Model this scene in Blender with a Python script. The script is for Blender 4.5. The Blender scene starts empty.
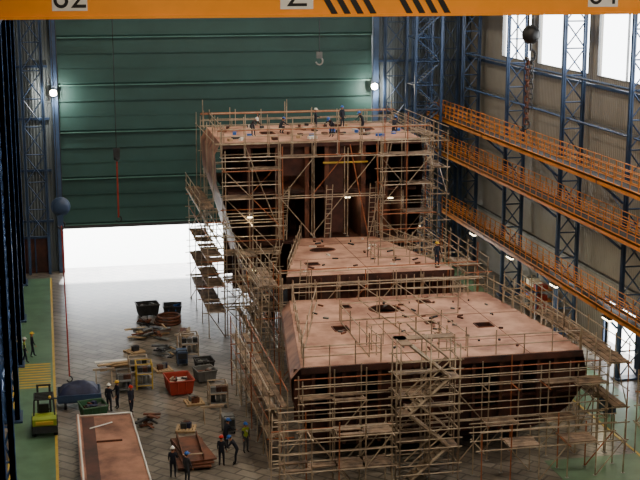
import bpy, math, random
from mathutils import Vector, Matrix
from mathutils.geometry import tessellate_polygon
random.seed(7)
S=bpy.context.scene
# ---------------------------------------------------------------- materials
def lin(c):
    return tuple(((x/255)/12.92 if x/255<=0.04045 else (((x/255)+0.055)/1.055)**2.4) for x in c)
def mat(name,rgb,rough=0.6,metal=0.0,var=0.25,scale=1.5,bump=0.0,rgb2=None,emit=0.0):
    m=bpy.data.materials.new(name); m.use_nodes=True
    nt=m.node_tree; b=nt.nodes['Principled BSDF']
    c=lin(rgb); c2=lin(rgb2) if rgb2 else tuple(x*(1-var) for x in c)
    tc=nt.nodes.new('ShaderNodeTexCoord'); n=nt.nodes.new('ShaderNodeTexNoise')
    n.inputs['Scale'].default_value=scale; n.inputs['Detail'].default_value=7; n.inputs['Roughness'].default_value=.6
    nt.links.new(tc.outputs['Object'],n.inputs['Vector'])
    r=nt.nodes.new('ShaderNodeValToRGB')
    r.color_ramp.elements[0].position=0.36; r.color_ramp.elements[1].position=0.62
    r.color_ramp.elements[0].color=(*c2,1); r.color_ramp.elements[1].color=(*c,1)
    nt.links.new(n.outputs['Fac'],r.inputs['Fac']); nt.links.new(r.outputs['Color'],b.inputs['Base Color'])
    b.inputs['Roughness'].default_value=rough; b.inputs['Metallic'].default_value=metal
    if bump:
        bp=nt.nodes.new('ShaderNodeBump'); bp.inputs['Strength'].default_value=bump
        nt.links.new(n.outputs['Fac'],bp.inputs['Height']); nt.links.new(bp.outputs['Normal'],b.inputs['Normal'])
    if emit:
        b.inputs['Emission Color'].default_value=(*c,1); b.inputs['Emission Strength'].default_value=emit
    return m
def floor_mat():
    m=bpy.data.materials.new('paved_floor'); m.use_nodes=True; nt=m.node_tree; b=nt.nodes['Principled BSDF']
    tc=nt.nodes.new('ShaderNodeTexCoord'); br=nt.nodes.new('ShaderNodeTexBrick')
    br.inputs['Scale'].default_value=1.0; br.inputs['Brick Width'].default_value=1.5; br.inputs['Row Height'].default_value=0.75
    br.inputs['Mortar Size'].default_value=0.06; br.inputs['Color1'].default_value=(*lin((150,141,129)),1)
    br.inputs['Color2'].default_value=(*lin((126,118,108)),1); br.inputs['Mortar'].default_value=(*lin((84,80,74)),1)
    mp=nt.nodes.new('ShaderNodeMapping'); mp.inputs['Rotation'].default_value=(0,0,math.radians(45))
    nt.links.new(tc.outputs['Object'],mp.inputs['Vector']); nt.links.new(mp.outputs[0],br.inputs['Vector'])
    n=nt.nodes.new('ShaderNodeTexNoise'); n.inputs['Scale'].default_value=0.25; n.inputs['Detail'].default_value=9; n.inputs['Roughness'].default_value=0.72
    nt.links.new(tc.outputs['Object'],n.inputs['Vector'])
    r=nt.nodes.new('ShaderNodeValToRGB'); r.color_ramp.elements[0].position=.4; r.color_ramp.elements[0].color=(.36,.34,.33,1)
    r.color_ramp.elements[1].position=.58; r.color_ramp.elements[1].color=(1,1,1,1)
    nt.links.new(n.outputs['Fac'],r.inputs['Fac'])
    mx=nt.nodes.new('ShaderNodeMixRGB'); mx.blend_type='MULTIPLY'; mx.inputs['Fac'].default_value=.85
    nt.links.new(br.outputs['Color'],mx.inputs[1]); nt.links.new(r.outputs['Color'],mx.inputs[2])
    nt.links.new(mx.outputs[0],b.inputs['Base Color'])
    b.inputs['Roughness'].default_value=0.3
    return m
def ribbed(name,rgb,axis='X',scale=1.2,rough=.6,strength=.6):
    m=mat(name,rgb,rough,0,.18,.3); nt=m.node_tree; b=nt.nodes['Principled BSDF']
    tc=[n for n in nt.nodes if n.type=='TEX_COORD'][0]
    w=nt.nodes.new('ShaderNodeTexWave'); w.bands_direction=axis; w.inputs['Scale'].default_value=scale
    nt.links.new(tc.outputs['Object'],w.inputs['Vector'])
    bp=nt.nodes.new('ShaderNodeBump'); bp.inputs['Strength'].default_value=strength; bp.inputs['Distance'].default_value=.06
    nt.links.new(w.outputs['Fac'],bp.inputs['Height']); nt.links.new(bp.outputs['Normal'],b.inputs['Normal'])
    return m
FLOOR=floor_mat()
OUT=mat('sunlit_concrete',(225,225,220),.8,0,.05)
GREENF=mat('green_floor_paint',(96,132,102),.4,0,.35,.6)
YEL=mat('yellow_paint',(205,172,60),.5,0,.2)
DOORG=mat('green_door_fabric',(44,80,77),.6,0,.2,.25)
DOORD=mat('door_seam',(92,134,126),.5,0,.3,.5)
BLUE=mat('blue_steel',(64,86,120),.45,0,.3,.8)
BLUEL=mat('blue_steel_lightened',(84,120,180),.45,0,.3,.8)  # lighter copy of the blue steel; colour stands in for light missing at left
BLUED=mat('dark_blue_steel',(54,76,110),.45,0,.3,.8)
ENDW=ribbed('end_wall_cladding',(96,106,112),'X',1.2)
SIDEW=ribbed('side_wall_cladding',(150,146,138),'Y',1.0)
ROOF=mat('roof_sheet',(80,80,78),.8)
ORANGE=mat('orange_paint',(255,158,12),.45,0,.08,.6)
ORANGE2=mat('orange_rail_paint',(216,134,48),.5,0,.3,.6)
BLACK=mat('black_paint',(14,14,16),.5,0,.2)
WHITE=mat('white_paint',(232,230,222),.5,0,.06)
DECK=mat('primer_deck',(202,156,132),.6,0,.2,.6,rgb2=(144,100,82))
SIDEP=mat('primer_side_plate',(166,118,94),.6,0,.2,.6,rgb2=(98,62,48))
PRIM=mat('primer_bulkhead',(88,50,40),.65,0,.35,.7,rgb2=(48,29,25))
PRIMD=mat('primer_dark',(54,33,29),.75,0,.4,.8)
RUST=mat('rusty_steel',(118,70,48),.7,0,.4,1.2,rgb2=(64,40,32))
SCAF=mat('scaffold_tube',(190,172,148),.38,.25,.35,1.5,rgb2=(140,122,102))
SCAFO=mat('scaffold_tube_red',(176,104,64),.45,.1,.3,1.5)
PLANK=mat('scaffold_plank',(146,122,100),.75,0,.4,1.5,rgb2=(80,66,55))
GALV=mat('galvanised',(165,165,160),.4,.5,.25,2)
DGREY=mat('dark_grey',(50,52,56),.6,0,.3,2)
MGREY=mat('mid_grey',(116,118,118),.6,0,.3,2)
TARP=mat('blue_tarp',(30,38,76),.6,0,.4,3,bump=.5)
LIME=mat('forklift_green',(150,172,50),.4,0,.2,2)
RED=mat('red_paint',(170,56,38),.5,0,.25,2)
RUBBER=mat('rubber',(20,20,20),.8)
GREENB=mat('green_bin_paint',(54,98,68),.5,0,.3,2)
WOOD=mat('timber',(190,162,124),.7,0,.35,2)
SKIN=mat('skin',(178,122,92),.5,0,.05)
HAIR=mat('hair',(30,22,18),.8)
NAVY=mat('navy_coverall',(26,31,48),.8,0,.2,6)
GREYC=mat('grey_coverall',(62,64,72),.8,0,.2,6)
VEST=mat('hivis_yellow',(150,168,50),.6,0,.1,6)
REFL=mat('reflective_band',(200,200,190),.35)
HW=mat('helmet_white',(235,235,230),.3,0,.02); HB=mat('helmet_blue',(40,100,190),.3,0,.02)
HR=mat('helmet_red',(200,40,30),.3,0,.02); HY=mat('helmet_yellow',(225,185,50),.3,0,.02)
LAMP=mat('lamp_glow',(255,240,210),.5,0,0,emit=60)
TUBE=mat('fluorescent_glow',(255,236,190),.5,0,0,emit=12)
# ---------------------------------------------------------------- mesh builder
class M:
    def __init__(s): s.v=[];s.f=[];s.mi=[];s.sm=[];s.mats=[]
    def add(s,vs,fs,m,smooth=False):
        if m not in s.mats: s.mats.append(m)
        k=s.mats.index(m); o=len(s.v); s.v+= [tuple(p) for p in vs]
        for f in fs: s.f.append([i+o for i in f]); s.mi.append(k); s.sm.append(smooth)
    def box(s,a,b,m):
        x0,y0,z0=a;x1,y1,z1=b
        s.add([(x0,y0,z0),(x1,y0,z0),(x1,y1,z0),(x0,y1,z0),(x0,y0,z1),(x1,y0,z1),(x1,y1,z1),(x0,y1,z1)],
          [(0,3,2,1),(4,5,6,7),(0,1,5,4),(1,2,6,5),(2,3,7,6),(3,0,4,7)],m)
    def obox(s,c,size,rot,m,tilt=0):
        R=Matrix.Rotation(rot,3,'Z')@Matrix.Rotation(tilt,3,'X'); hx,hy,hz=[q/2 for q in size]
        vs=[Vector(c)+R@Vector(p) for p in [(-hx,-hy,-hz),(hx,-hy,-hz),(hx,hy,-hz),(-hx,hy,-hz),(-hx,-hy,hz),(hx,-hy,hz),(hx,hy,hz),(-hx,hy,hz)]]
        s.add(vs,[(0,3,2,1),(4,5,6,7),(0,1,5,4),(1,2,6,5),(2,3,7,6),(3,0,4,7)],m)
    def tube(s,p,q,r,m,n=5,r2=None,caps=True):
        p=Vector(p);q=Vector(q);d=q-p
        if d.length<1e-5: return
        d.normalize(); a=Vector((0,0,1)) if abs(d.z)<.9 else Vector((1,0,0))
        u=d.cross(a).normalized(); w=d.cross(u); r2=r if r2 is None else r2
        vs=[];
        for i in range(n):
            t=2*math.pi*i/n; e=u*math.cos(t)+w*math.sin(t); vs+= [p+e*r,q+e*r2]
        fs=[(2*i,2*((i+1)%n),2*((i+1)%n)+1,2*i+1) for i in range(n)]
        if caps: fs+= [tuple(2*i for i in range(n))[::-1],tuple(2*i+1 for i in range(n))]
        s.add(vs,fs,m,n>5)
    def path(s,pts,r,m,n=6):
        for a,b in zip(pts,pts[1:]): s.tube(a,b,r,m,n)
    def poly(s,pts,m): s.add(pts,[tuple(range(len(pts)))],m)
    def prismY(s,pl,y0,y1,m):
        n=len(pl); s.add([(x,y0,z) for x,z in pl]+[(x,y1,z) for x,z in pl],
          [tuple(range(n)),tuple(range(n,2*n))[::-1]]+[(i,i+n,(i+1)%n+n,(i+1)%n) for i in range(n)],m)
    def prismX(s,pl,x0,x1,m):
        n=len(pl); s.add([(x0,y,z) for y,z in pl]+[(x1,y,z) for y,z in pl],
          [tuple(range(n))[::-1],tuple(range(n,2*n))]+[(i,(i+1)%n,(i+1)%n+n,i+n) for i in range(n)],m)
    def ball(s,c,r,m,sc=(1,1,1),half=False,nu=12,nv=8):
        vs=[];fs=[]; c=Vector(c)
        top=math.pi/2 if half else math.pi
        for j in range(nv+1):
            ph=top*j/nv
            for i in range(nu):
                t=2*math.pi*i/nu
                vs.append(c+Vector((r*sc[0]*math.sin(ph)*math.cos(t),r*sc[1]*math.sin(ph)*math.sin(t),r*sc[2]*math.cos(ph))))
        for j in range(nv):
            for i in range(nu): fs.append((j*nu+i,(j+1)*nu+i,(j+1)*nu+(i+1)%nu,j*nu+(i+1)%nu))
        s.add(vs,fs,m,True)
    def ring(s,c,R,r,m,axis='z',n=16,k=6):
        vs=[];fs=[]
        for i in range(n):
            t=2*math.pi*i/n
            for j in range(k):
                a=2*math.pi*j/k; rr=R+r*math.cos(a); p=(rr*math.cos(t),rr*math.sin(t),r*math.sin(a))
                if axis=='x': p=(p[2],p[0],p[1])
                if axis=='y': p=(p[0],p[2],p[1])
                vs.append(Vector(c)+Vector(p))
        for i in range(n):
            for j in range(k): fs.append((i*k+j,((i+1)%n)*k+j,((i+1)%n)*k+(j+1)%k,i*k+(j+1)%k))
        s.add(vs,fs,m,True)
    def obj(s,name,shift=True):
        xs=[p[0] for p in s.v];ys=[p[1] for p in s.v];zs=[p[2] for p in s.v]
        o=Vector(((min(xs)+max(xs))/2,(min(ys)+max(ys))/2,min(zs))) if shift else Vector((0,0,0))
        me=bpy.data.meshes.new(name); me.from_pydata([tuple(Vector(p)-o) for p in s.v],[],s.f)
        for q in s.mats: me.materials.append(q)
        me.polygons.foreach_set('material_index',s.mi); me.polygons.foreach_set('use_smooth',s.sm); me.update()
        ob=bpy.data.objects.new(name,me); ob.location=o; S.collection.objects.link(ob); return ob
# ---------------------------------------------------------------- camera
H=27.0; th=math.atan(280/1300); ps=math.atan(280/math.hypot(1300,280))
R=Vector((math.cos(ps),-math.sin(ps),0)); F=Vector((math.sin(ps)*math.cos(th),math.cos(ps)*math.cos(th),-math.sin(th))); U=R.cross(F)
cd=bpy.data.cameras.new('camera'); cam=bpy.data.objects.new('camera',cd); S.collection.objects.link(cam)
mw=Matrix((R,U,-F)).transposed().to_4x4(); mw.translation=Vector((0,0,H)); cam.matrix_world=mw
cd.sensor_width=36; cd.lens=1300/640*36; cd.clip_end=1000; S.camera=cam
# ---------------------------------------------------------------- shell
XL,XR,YE=-3.4,38.2,114.6
m=M(); m.box((XL-1,-20,-.5),(XR+1,YE+1,0),FLOOR); m.obj('floor',False)
m=M(); m.box((-60,YE+1,-.5),(120,320,-.02),OUT); m.box((XR+1,-20,-.5),(120,YE+1,-.02),OUT); m.obj('ground_outside',False)
m=M(); m.box((XL-.3,-20,0),(XL,YE,32),SIDEW); m.obj('wall_left',False)
m=M(); m.box((XL-.3,-20.3,0),(XR+.3,-20,32),ENDW); m.obj('wall_rear',False)
m=M(); m.box((XL-.3,-20,32),(XR+.3,YE+.5,32.3),ROOF); m.obj('ceiling',False)
m=M()
m.box((XL,YE,0),(.95,YE+.4,32),ENDW); m.box((28.9,YE,0),(XR,YE+.4,32),ENDW); m.box((.95,YE,23.0),(28.9,YE+.4,32),ENDW)
m.obj('wall_end',False)
WZ0,WZ1=19.0,24.1
m=M()
m.box((XR,-20,0),(XR+.3,78,WZ0),SIDEW); m.box((XR,83,0),(XR+.3,YE,WZ0),SIDEW); m.box((XR,78,3.6),(XR+.3,83,WZ0),SIDEW)
m.box((XR,-20,WZ1),(XR+.3,YE,32),SIDEW)
wins=[(52,63.5),(65.5,75.2),(76.8,86.2),(87.8,97.7),(99.3,106)]
pr=-20
for a,b in wins: m.box((XR,pr,WZ0),(XR+.3,a,WZ1),SIDEW); pr=b
m.box((XR,pr,WZ0),(XR+.3,YE,WZ1),SIDEW)
m.obj('wall_right',False)
k=1
for y0,y1 in wins:
    m=M()
    for zz in (WZ0,WZ1): m.box((XR-.05,y0,zz-.04),(XR+.1,y1,zz+.04),MGREY)
    n=2
    for i in range(n+1):
        y=y0+(y1-y0)*i/n; m.box((XR-.05,y-.04,WZ0),(XR+.1,y+.04,WZ1),MGREY)
    m.obj('window_%d'%k,False); k+=1
m=M(); m.box((XR-.1,77.8,0),(XR+.2,78,3.6),BLUE); m.box((XR-.1,83,0),(XR+.2,83.2,3.6),BLUE); m.box((XR-.1,77.8,3.6),(XR+.2,83.2,3.8),BLUE); m.obj('door_3',False)
m=M()
for z in (5,8,12.2,15.5,18.2,24.2): m.box((XR-.25,40,z),(XR,YE,z+.2),BLUED if z>16 else MGREY)
m.obj('trim_1',False)
m=M()
for z in (4.5,9,13.5,18,22.5):
    m.box((XL,YE-.2,z),(.2,YE,z+.2),BLUED); m.box((29.4,YE-.2,z),(XR,YE,z+.2),BLUED)
m.obj('trim_2',False)
# ---------------------------------------------------------------- green sectional door
m=M(); dz=4.08; z=4.1
x0,x1=1.0,28.85
while z<23:
    zt=min(z+dz,23.4)
    prof=[(YE-.14,z),(YE-.36,z+.3),(YE-.26,(z+zt)/2),(YE-.10,zt-.05),(YE-.08,zt+.02),(YE+.1,zt+.02),(YE+.1,z)]
    m.prismX(prof,x0,x1,DOORG)
    m.box((x0,YE-.39,z+.04),(x1,YE-.05,z+.13),DOORD)
    for q in (.36,.68):
        zz=z+dz*q
        if zz<23: m.box((x0,YE-.33,zz),(x1,YE-.1,zz+.03),DOORG)
    z+=dz
m.box((x0,YE-.42,3.85),(x1,YE+.1,4.12),DGREY)
m.obj('door_1',False)
m=M()
for x in (.5,28.9): m.box((x,YE-.6,0),(x+.5,YE-.003,24),BLUE)
m.obj('door_frame',False)
m=M(); m.box((-2.7,YE-.25,0),(-.3,YE,3.2),PRIM)
for x in (-2.7,-1.55,-.42): m.box((x,YE-.32,0),(x+.12,YE-.2,3.2),BLUED)
m.box((-2.7,YE-.32,3.1),(-.3,YE-.2,3.3),BLUED); m.obj('door_2',False)
# ---------------------------------------------------------------- lattice columns
def lattice(m,a,b,z0,z1,mt,step=2.0,w=.28,r=.06,cross=True):
    ax,ay=a;bx,by=b
    for x,y in (a,b): 
        m.box((x-w/2,y-w/2,z0),(x+w/2,y-w/2+.05,z1),mt); m.box((x-w/2,y+w/2-.05,z0),(x+w/2,y+w/2,z1),mt); m.box((x-.03,y-w/2,z0),(x+.03,y+w/2,z1),mt)
    z=z0
    while z+step<=z1+.01:
        m.tube((ax,ay,z),(bx,by,z),r,mt,4)
        m.tube((ax,ay,z),(bx,by,z+step),r,mt,4)
        if cross: m.tube((bx,by,z),(ax,ay,z+step),r,mt,4)
        z+=step
for y in (53,64.5,76,87,98.5,110):
    m=M(); lattice(m,(36.0,y),(37.5,y),0,31.5,BLUE,1.9,.25,.055); m.box((35.7,y-.4,0),(37.8,y+.4,.12),BLUED)
    m.obj('truss_column')
for y in (53,64.5,76,87,98.5,110):
    m=M(); lattice(m,(-2.5,y),(-2.5,y+1.2),0,31.5,BLUEL,1.9,cross=False); lattice(m,(-3.15,y),(-2.5,y),0,31.5,BLUEL,1.9)
    m.box((-3.3,y-.5,0),(-2.2,y+1.6,.12),BLUED); m.obj('truss_column')
for a,b in [((-2.0,YE-.9),(-.3,YE-.9)),((29.9,YE-.9),(31.9,YE-.9)),((32.5,YE-.9),(34.0,YE-.9)),((35.2,YE-1.2),(36.6,YE-1.2))]:
    m=M(); lattice(m,a,b,3.4 if a[0]<0 else 0,31.5,BLUE,2.4,.24,.05)
    if a[0]<0:
        for x in (a[0],b[0]): m.box((x-.12,YE-1.02,0),(x+.12,YE-.78,3.4),BLUE)
    m.obj('truss_column')
m=M()
for y0,y1 in ((53,64.5),(64.5,76),(76,87),(87,98.5),(98.5,110)):
    for z in (9.,): m.tube((37.6,y0+.3,z),(37.6,y1-.3,z+4.5),.06,BLUE,4)
    for z in (16,19.0,24.1): m.tube((36.2,y0+.3,z),(36.2,y1-.3,z),.09,BLUE,4)
m.obj('wall_bracing')
m=M()
for y0,y1 in ((53,64.5),(64.5,76),(76,87),(87,98.5),(98.5,110)):
    for z in (4,9,14,19,24): m.tube((-3.1,y0+1.4,z),(-3.1,y1-.2,z),.1,BLUEL,4)
m.obj('wall_bracing')
m=M(); tx0,tx1,ty0,ty1=31.2,33.5,108.2,111.0
for x in (tx0,tx1):
    for y in (ty0,ty1): m.box((x-.1,y-.1,0),(x+.1,y+.1,27),BLUED)
z=0;k=0
while z<25:
    m.box((tx0,ty0,z+2.0),(tx0+.6,ty1,z+2.08),BLUED) if k%2 else m.box((tx1-.6,ty0,z+2.0),(tx1,ty1,z+2.08),BLUED)
    a,b=((tx0,tx1) if k%2==0 else (tx1,tx0))
    for y in (ty0+.1,ty0+1.1): m.tube((a,y,z),(b,y,z+2.05),.06,BLUE,4); m.tube((a,y,z+1),(b,y,z+3.05),.035,BLUE,4)
    for i in range(9): 
        q=i/9; xx=a+(b-a)*q; yy=xx+(.22 if b>a else -.22); m.box((min(xx,yy),ty0+.1,z+2.05*q),(max(xx,yy),ty0+1.1,z+2.05*q+.04),MGREY)
    for y in (ty0,ty1): m.tube((tx0,y,z+2.05),(tx1,y,z+2.05),.06,BLUED,4)
    z+=2.05;k+=1
m.obj('stair_tower')
# ---------------------------------------------------------------- orange walkways
def walkway(x0,x1,y0,y1,z):
    m=M(); m.box((x0,y0,z-.12),(x1,y1,z),DGREY)
    for x in (x0,x1-.08): m.box((x,y0,z-.36),(x+.08,y1,z+.06),ORANGE2)
    n=int((y1-y0)/1.15)
    for x in (x0+.05,x1-.05):
        for i in range(n+1):
            y=y0+(y1-y0)*i/n; m.tube((x,y,z),(x,y,z+1.1),.035,ORANGE2,4)
        for dzz in (.4,.75,1.1): m.tube((x,y0,z+dzz),(x,y1,z+dzz),.03,ORANGE2,4)
    for y in (53,64.5,76,87,98.5,110):
        if y0<y<y1: m.box((x0,y-.1,z-.4),(35.85,y+.1,z-.12),BLUE); m.tube((x0+.2,y,z-.3),(35.8,y,z-1.7),.08,BLUE,4)
    m.obj('walkway')
walkway(33.9,35.2,40,114,13.5); walkway(33.9,35.2,40,113,10.5); walkway(34.3,35.3,40,110,5.2)
# ---------------------------------------------------------------- overhead crane girder
m=M(); gy=58
m.box((-2.2,gy,24.62),(35.6,gy+1.4,26.6),ORANGE); m.box((-2.2,gy-.12,24.5),(35.6,gy+1.52,24.62),ORANGE)
for x in (1.17,11.15,25.8):
    m.box((x-.75,gy-.02,24.85),(x+.75,gy,26.1),WHITE)
def stripe(x):
    m.poly([(x,gy-.015,26.4),(x+.3,gy-.015,26.4),(x+1.34,gy-.015,24.63),(x+1.04,gy-.015,24.63)],BLACK)
for i in range(4): stripe(11.7+i*.6)
for i in range(4): stripe(15.2+i*.6)
g=m.obj('overhead_crane')
for t,x in (('62',1.17),('Z',11.15),('64',25.8)):
    cu=bpy.data.curves.new('numeral','FONT'); cu.body=t; cu.size=1.5; cu.align_x='CENTER'; cu.extrude=.004
    o=bpy.data.objects.new('numeral_'+t,cu); S.collection.objects.link(o)
    o.rotation_euler=(math.pi/2,0,0); o.parent=g; o.location=Vector((x,gy-.03,24.98))-g.location; cu.materials.append(BLACK)
m=M(); m.box((-2.3,40,24.0),(-2.0,112,24.4),BLUE); m.obj('crane_rail')
m=M(); m.box((35.3,40,24.0),(35.8,112,24.4),BLUE); m.obj('crane_rail')
# ---------------------------------------------------------------- hooks
def hook(m,x,y,z,s,mt):
    pts=[]
    for i in range(9):
        a=math.radians(90-i*32); pts.append((x+s*math.cos(a)*.9,y,z-s+s*math.sin(a)))
    m.path(pts,s*.22,mt,6)
def chain(m,x,y,z0,z1,w,mt):
    z=z0;k=0;L=w*1.5
    while z>z1:
        a=(w/2,0) if k%2 else (0,w/2)
        m.path([(x-a[0],y-a[1],z),(x-a[0],y-a[1],z-L),(x+a[0],y+a[1],z-L),(x+a[0],y+a[1],z),(x-a[0],y-a[1],z)],w*.16,mt,4)
        z-=L*.85;k+=1
m=M(); x,y=28.8,75
for dx in (-.15,.15): m.tube((x+dx,y,31.5),(x+dx,y,22.9),.04,DGREY,5)
m.ball((x,y,22.6),.54,BLACK,(1,.75,1)); m.ring((x,y,22.6),.52,.07,DGREY,'y'); m.tube((x,y,22.1),(x,y,21.6),.1,DGREY)
hook(m,x,y,21.7,.36,DGREY); chain(m,x-.12,y,21.2,17.4,.26,RUST); chain(m,x+.12,y,21.2,18.4,.24,DGREY); hook(m,x-.12,y,17.4,.26,DGREY)
m.obj('crane_hook')
m=M(); x,y=.55,76
m.tube((x-.12,y,31.5),(x-.12,y,13.3),.025,DGREY); m.tube((x+.12,y,31.5),(x+.12,y,13.3),.025,DGREY)
m.ball((x,y,12.95),.52,BLUED,(1,.6,1)); m.ring((x,y,12.95),.5,.07,BLUE,'y'); m.box((x-.12,y-.14,12.0),(x+.12,y+.14,12.6),BLUED); hook(m,x,y,12.1,.24,DGREY)
m.tube((x,y,11.8),(x+.1,y,2.6),.045,RED); hook(m,x+.1,y,2.6,.18,DGREY)
m.obj('crane_hook')
m=M(); x,y=5.1,100
m.tube((x,y,31.5),(x,y,12.9),.03,BLACK); m.box((x-.25,y-.2,12.2),(x+.25,y+.2,12.9),DGREY); m.ball((x,y,12.1),.24,DGREY); m.tube((x,y,12),(x,y,7.5),.07,RED); hook(m,x,y,7.6,.24,BLACK)
m.obj('crane_hook')
m=M(); x,y=21,100
m.tube((x,y,31.5),(x,y,20.0),.035,BLACK); m.box((x-.22,y-.15,19.5),(x+.22,y+.15,20.0),MGREY); hook(m,x,y,19.6,.3,GALV)
m.obj('crane_hook')
# ---------------------------------------------------------------- scaffolding
def rnd(a,b): return random.uniform(a,b)
def scaffold(m,x0,x1,y0,y1,z0,z1,bay=2.0,lift=2.0,plank=.75,extra=(.3,1.6),ny=1,diag=.35,rails=True,r=.038):
    nx=max(1,round((x1-x0)/bay)); nz=max(1,round((z1-z0)/lift))
    X=[x0+(x1-x0)*i/nx for i in range(nx+1)]; Y=[y0+(y1-y0)*j/ny for j in range(ny+1)]; Z=[z0+(z1-z0)*k/nz for k in range(nz+1)]
    mt=lambda: SCAFO if random.random()<.13 else SCAF
    for x in X:
        for y in Y:
            m.tube((x,y,z0),(x+rnd(-.03,.03),y+rnd(-.03,.03),z1+rnd(*extra)),r,mt(),5)
            m.box((x-.1,y-.1,z0),(x+.1,y+.1,z0+.03),GALV)
    for z in Z[1:]:
        for y in Y:
            m.tube((x0-rnd(.1,.5),y,z),(x1+rnd(.1,.5),y,z),r,mt(),5)
            if rails:
                for d in ((.5,1.0) if random.random()<.6 else (1.0,)):
                    if z+d<z1+1.2: m.tube((x0-rnd(.05,.3),y,z+d),(x1+rnd(.05,.3),y,z+d),r*.9,mt(),5)
        for x in X:
            m.tube((x,y0-rnd(.1,.4),z),(x,y1+rnd(.1,.4),z),r,mt(),5)
        if plank:
            for i in range(nx):
                if random.random()<plank:
                    n=max(2,int((y1-y0)/.3))
                    for j in range(n):
                        if random.random()<.9:
                            ya=y0+(y1-y0)*j/n; m.box((X[i]+rnd(-.1,0),ya+.02,z+.04),(X[i+1]+rnd(0,.1),ya+(y1-y0)/n-.02,z+.09),PLANK)
    for k in range(nz):
        for i in range(nx):
            for y in (Y[0],Y[-1]):
                if random.random()<diag:
                    a,b=(X[i],X[i+1]) if random.random()<.5 else (X[i+1],X[i])
                    m.tube((a,y,Z[k]),(b,y,Z[k+1]),r*.9,mt(),5)
def scaffoldY(m,x0,x1,y0,y1,z0,z1,bay=2.0,lift=2.0,**kw):
    t=M(); scaffold(t,y0,y1,x0,x1,z0,z1,bay,lift,**kw)
    for i,mtl in enumerate(t.mats):
        fs=[f for f,k in zip(t.f,t.mi) if k==i]
        idx=sorted({q for f in fs for q in f}); mp={q:n for n,q in enumerate(idx)}
        m.add([(t.v[q][1],t.v[q][0],t.v[q][2]) for q in idx],[tuple(mp[q] for q in f)[::-1] for f in fs],mtl)
def railing(m,pts,z,h=1.1,step=1.6,mt=None,r=.034):
    mt=mt or SCAF
    for (xa,ya),(xb,yb) in zip(pts,pts[1:]):
        L=math.hypot(xb-xa,yb-ya); n=max(1,round(L/step))
        for i in range(n+1):
            q=i/n; m.tube((xa+(xb-xa)*q,ya+(yb-ya)*q,z),(xa+(xb-xa)*q,ya+(yb-ya)*q,z+h+rnd(0,.4)),r,mt,5)
        for d in (h*.5,h): m.tube((xa,ya,z+d),(xb,yb,z+d),r,mt,5)
def ladder(m,p,q,w=.45,mt=None):
    mt=mt or SCAF; p=Vector(p);q=Vector(q); s=Vector((w/2,0,0))
    for e in (-1,1): m.tube(p+s*e,q+s*e,.035,mt,5)
    n=int((q-p).length/.33)
    for i in range(1,n): 
        c=p+(q-p)*i/n; m.tube(c-s,c+s,.025,mt,4)
# ---------------------------------------------------------------- hull blocks
def deck(m,outer,holes,z,t,mt):
    loops=[[Vector((x,y,0)) for x,y in outer]]+[[Vector((x,y,0)) for x,y in h] for h in holes]
    tri=tessellate_polygon(loops); flat=[v for l in loops for v in l]
    m.add([(v.x,v.y,z) for v in flat],[tuple(q) for q in tri],mt)
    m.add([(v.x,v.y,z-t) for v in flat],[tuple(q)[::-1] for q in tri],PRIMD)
    for l in loops:
        n=len(l)
        m.add([(v.x,v.y,z) for v in l]+[(v.x,v.y,z-t) for v in l],[(i,(i+1)%n,(i+1)%n+n,i+n) for i in range(n)],PRIM)
    for l in holes:
        n=len(l)
        for i in range(n): m.tube((*l[i],z+.02),(*l[(i+1)%n],z+.02),.05,RUST,5)
def rect(x,y,w,h): return [(x-w/2,y-h/2),(x+w/2,y-h/2),(x+w/2,y+h/2),(x-w/2,y+h/2)]
def circ(x,y,rx,ry,n=20): return [(x+rx*math.cos(2*math.pi*i/n),y+ry*math.sin(2*math.pi*i/n)) for i in range(n)]
def weld_lines(m,pts,z):
    for a,b in pts: m.tube((*a,z),(*b,z),.02,RUST,4)
def shell(m,prof0,prof1,y0,y1,mt,n=6):
    for j in range(n):
        a=j/n;b=(j+1)/n
        P=lambda q:[(p[0]+(r_[0]-p[0])*q,y0+(y1-y0)*q,p[1]+(r_[1]-p[1])*q) for p,r_ in zip(prof0,prof1)]
        A=P(a);B=P(b)
        for i in range(len(A)-1): m.poly([A[i],A[i+1],B[i+1],B[i]],mt)
Z1=5.5
m=M()
outer=[(12.8,65.8),(29.0,65.8),(29.0,68.5),(27.9,79.5),(14.8,79.9)]
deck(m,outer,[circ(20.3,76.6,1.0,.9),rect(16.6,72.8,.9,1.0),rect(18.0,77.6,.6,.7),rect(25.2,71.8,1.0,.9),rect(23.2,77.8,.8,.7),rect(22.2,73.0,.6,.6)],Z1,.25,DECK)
weld_lines(m,[((13.8,69),(28.8,69)),((14.1,74.4),(28.3,74.4)),((19,65.9),(19,75.9)),((25.9,65.9),(25.8,79.4))],Z1)
lf=[(12.8,5.5),(12.25,4.9),(12.3,3.8),(12.9,2.2),(13.9,1.0)]
lb=[(14.8,5.5),(14.3,4.9),(14.3,3.8),(14.7,2.2),(15.5,1.0)]
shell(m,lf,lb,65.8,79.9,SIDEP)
rf=[(29.0,5.5),(29.25,4.4),(29.1,3.4),(28.3,2.3),(27.0,1.4),(25.2,.9)]
rb=[(27.9,5.5),(28.1,4.4),(28.0,3.4),(27.2,2.3),(26.1,1.4),(24.6,.9)]
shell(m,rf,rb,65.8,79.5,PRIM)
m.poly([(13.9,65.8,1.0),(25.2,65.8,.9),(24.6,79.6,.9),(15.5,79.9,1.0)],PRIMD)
yb=66.3
def panel(xa,xb,za,zb,y=yb,mt=PRIM): m.box((xa,y,za),(xb,y+.06,zb),mt)
panel(12.5,13.5,2.4,5.3); panel(14.4,16.0,1.0,5.3); panel(16.0,17.2,1,2.6); panel(17.2,19.2,1.0,5.3)
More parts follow.
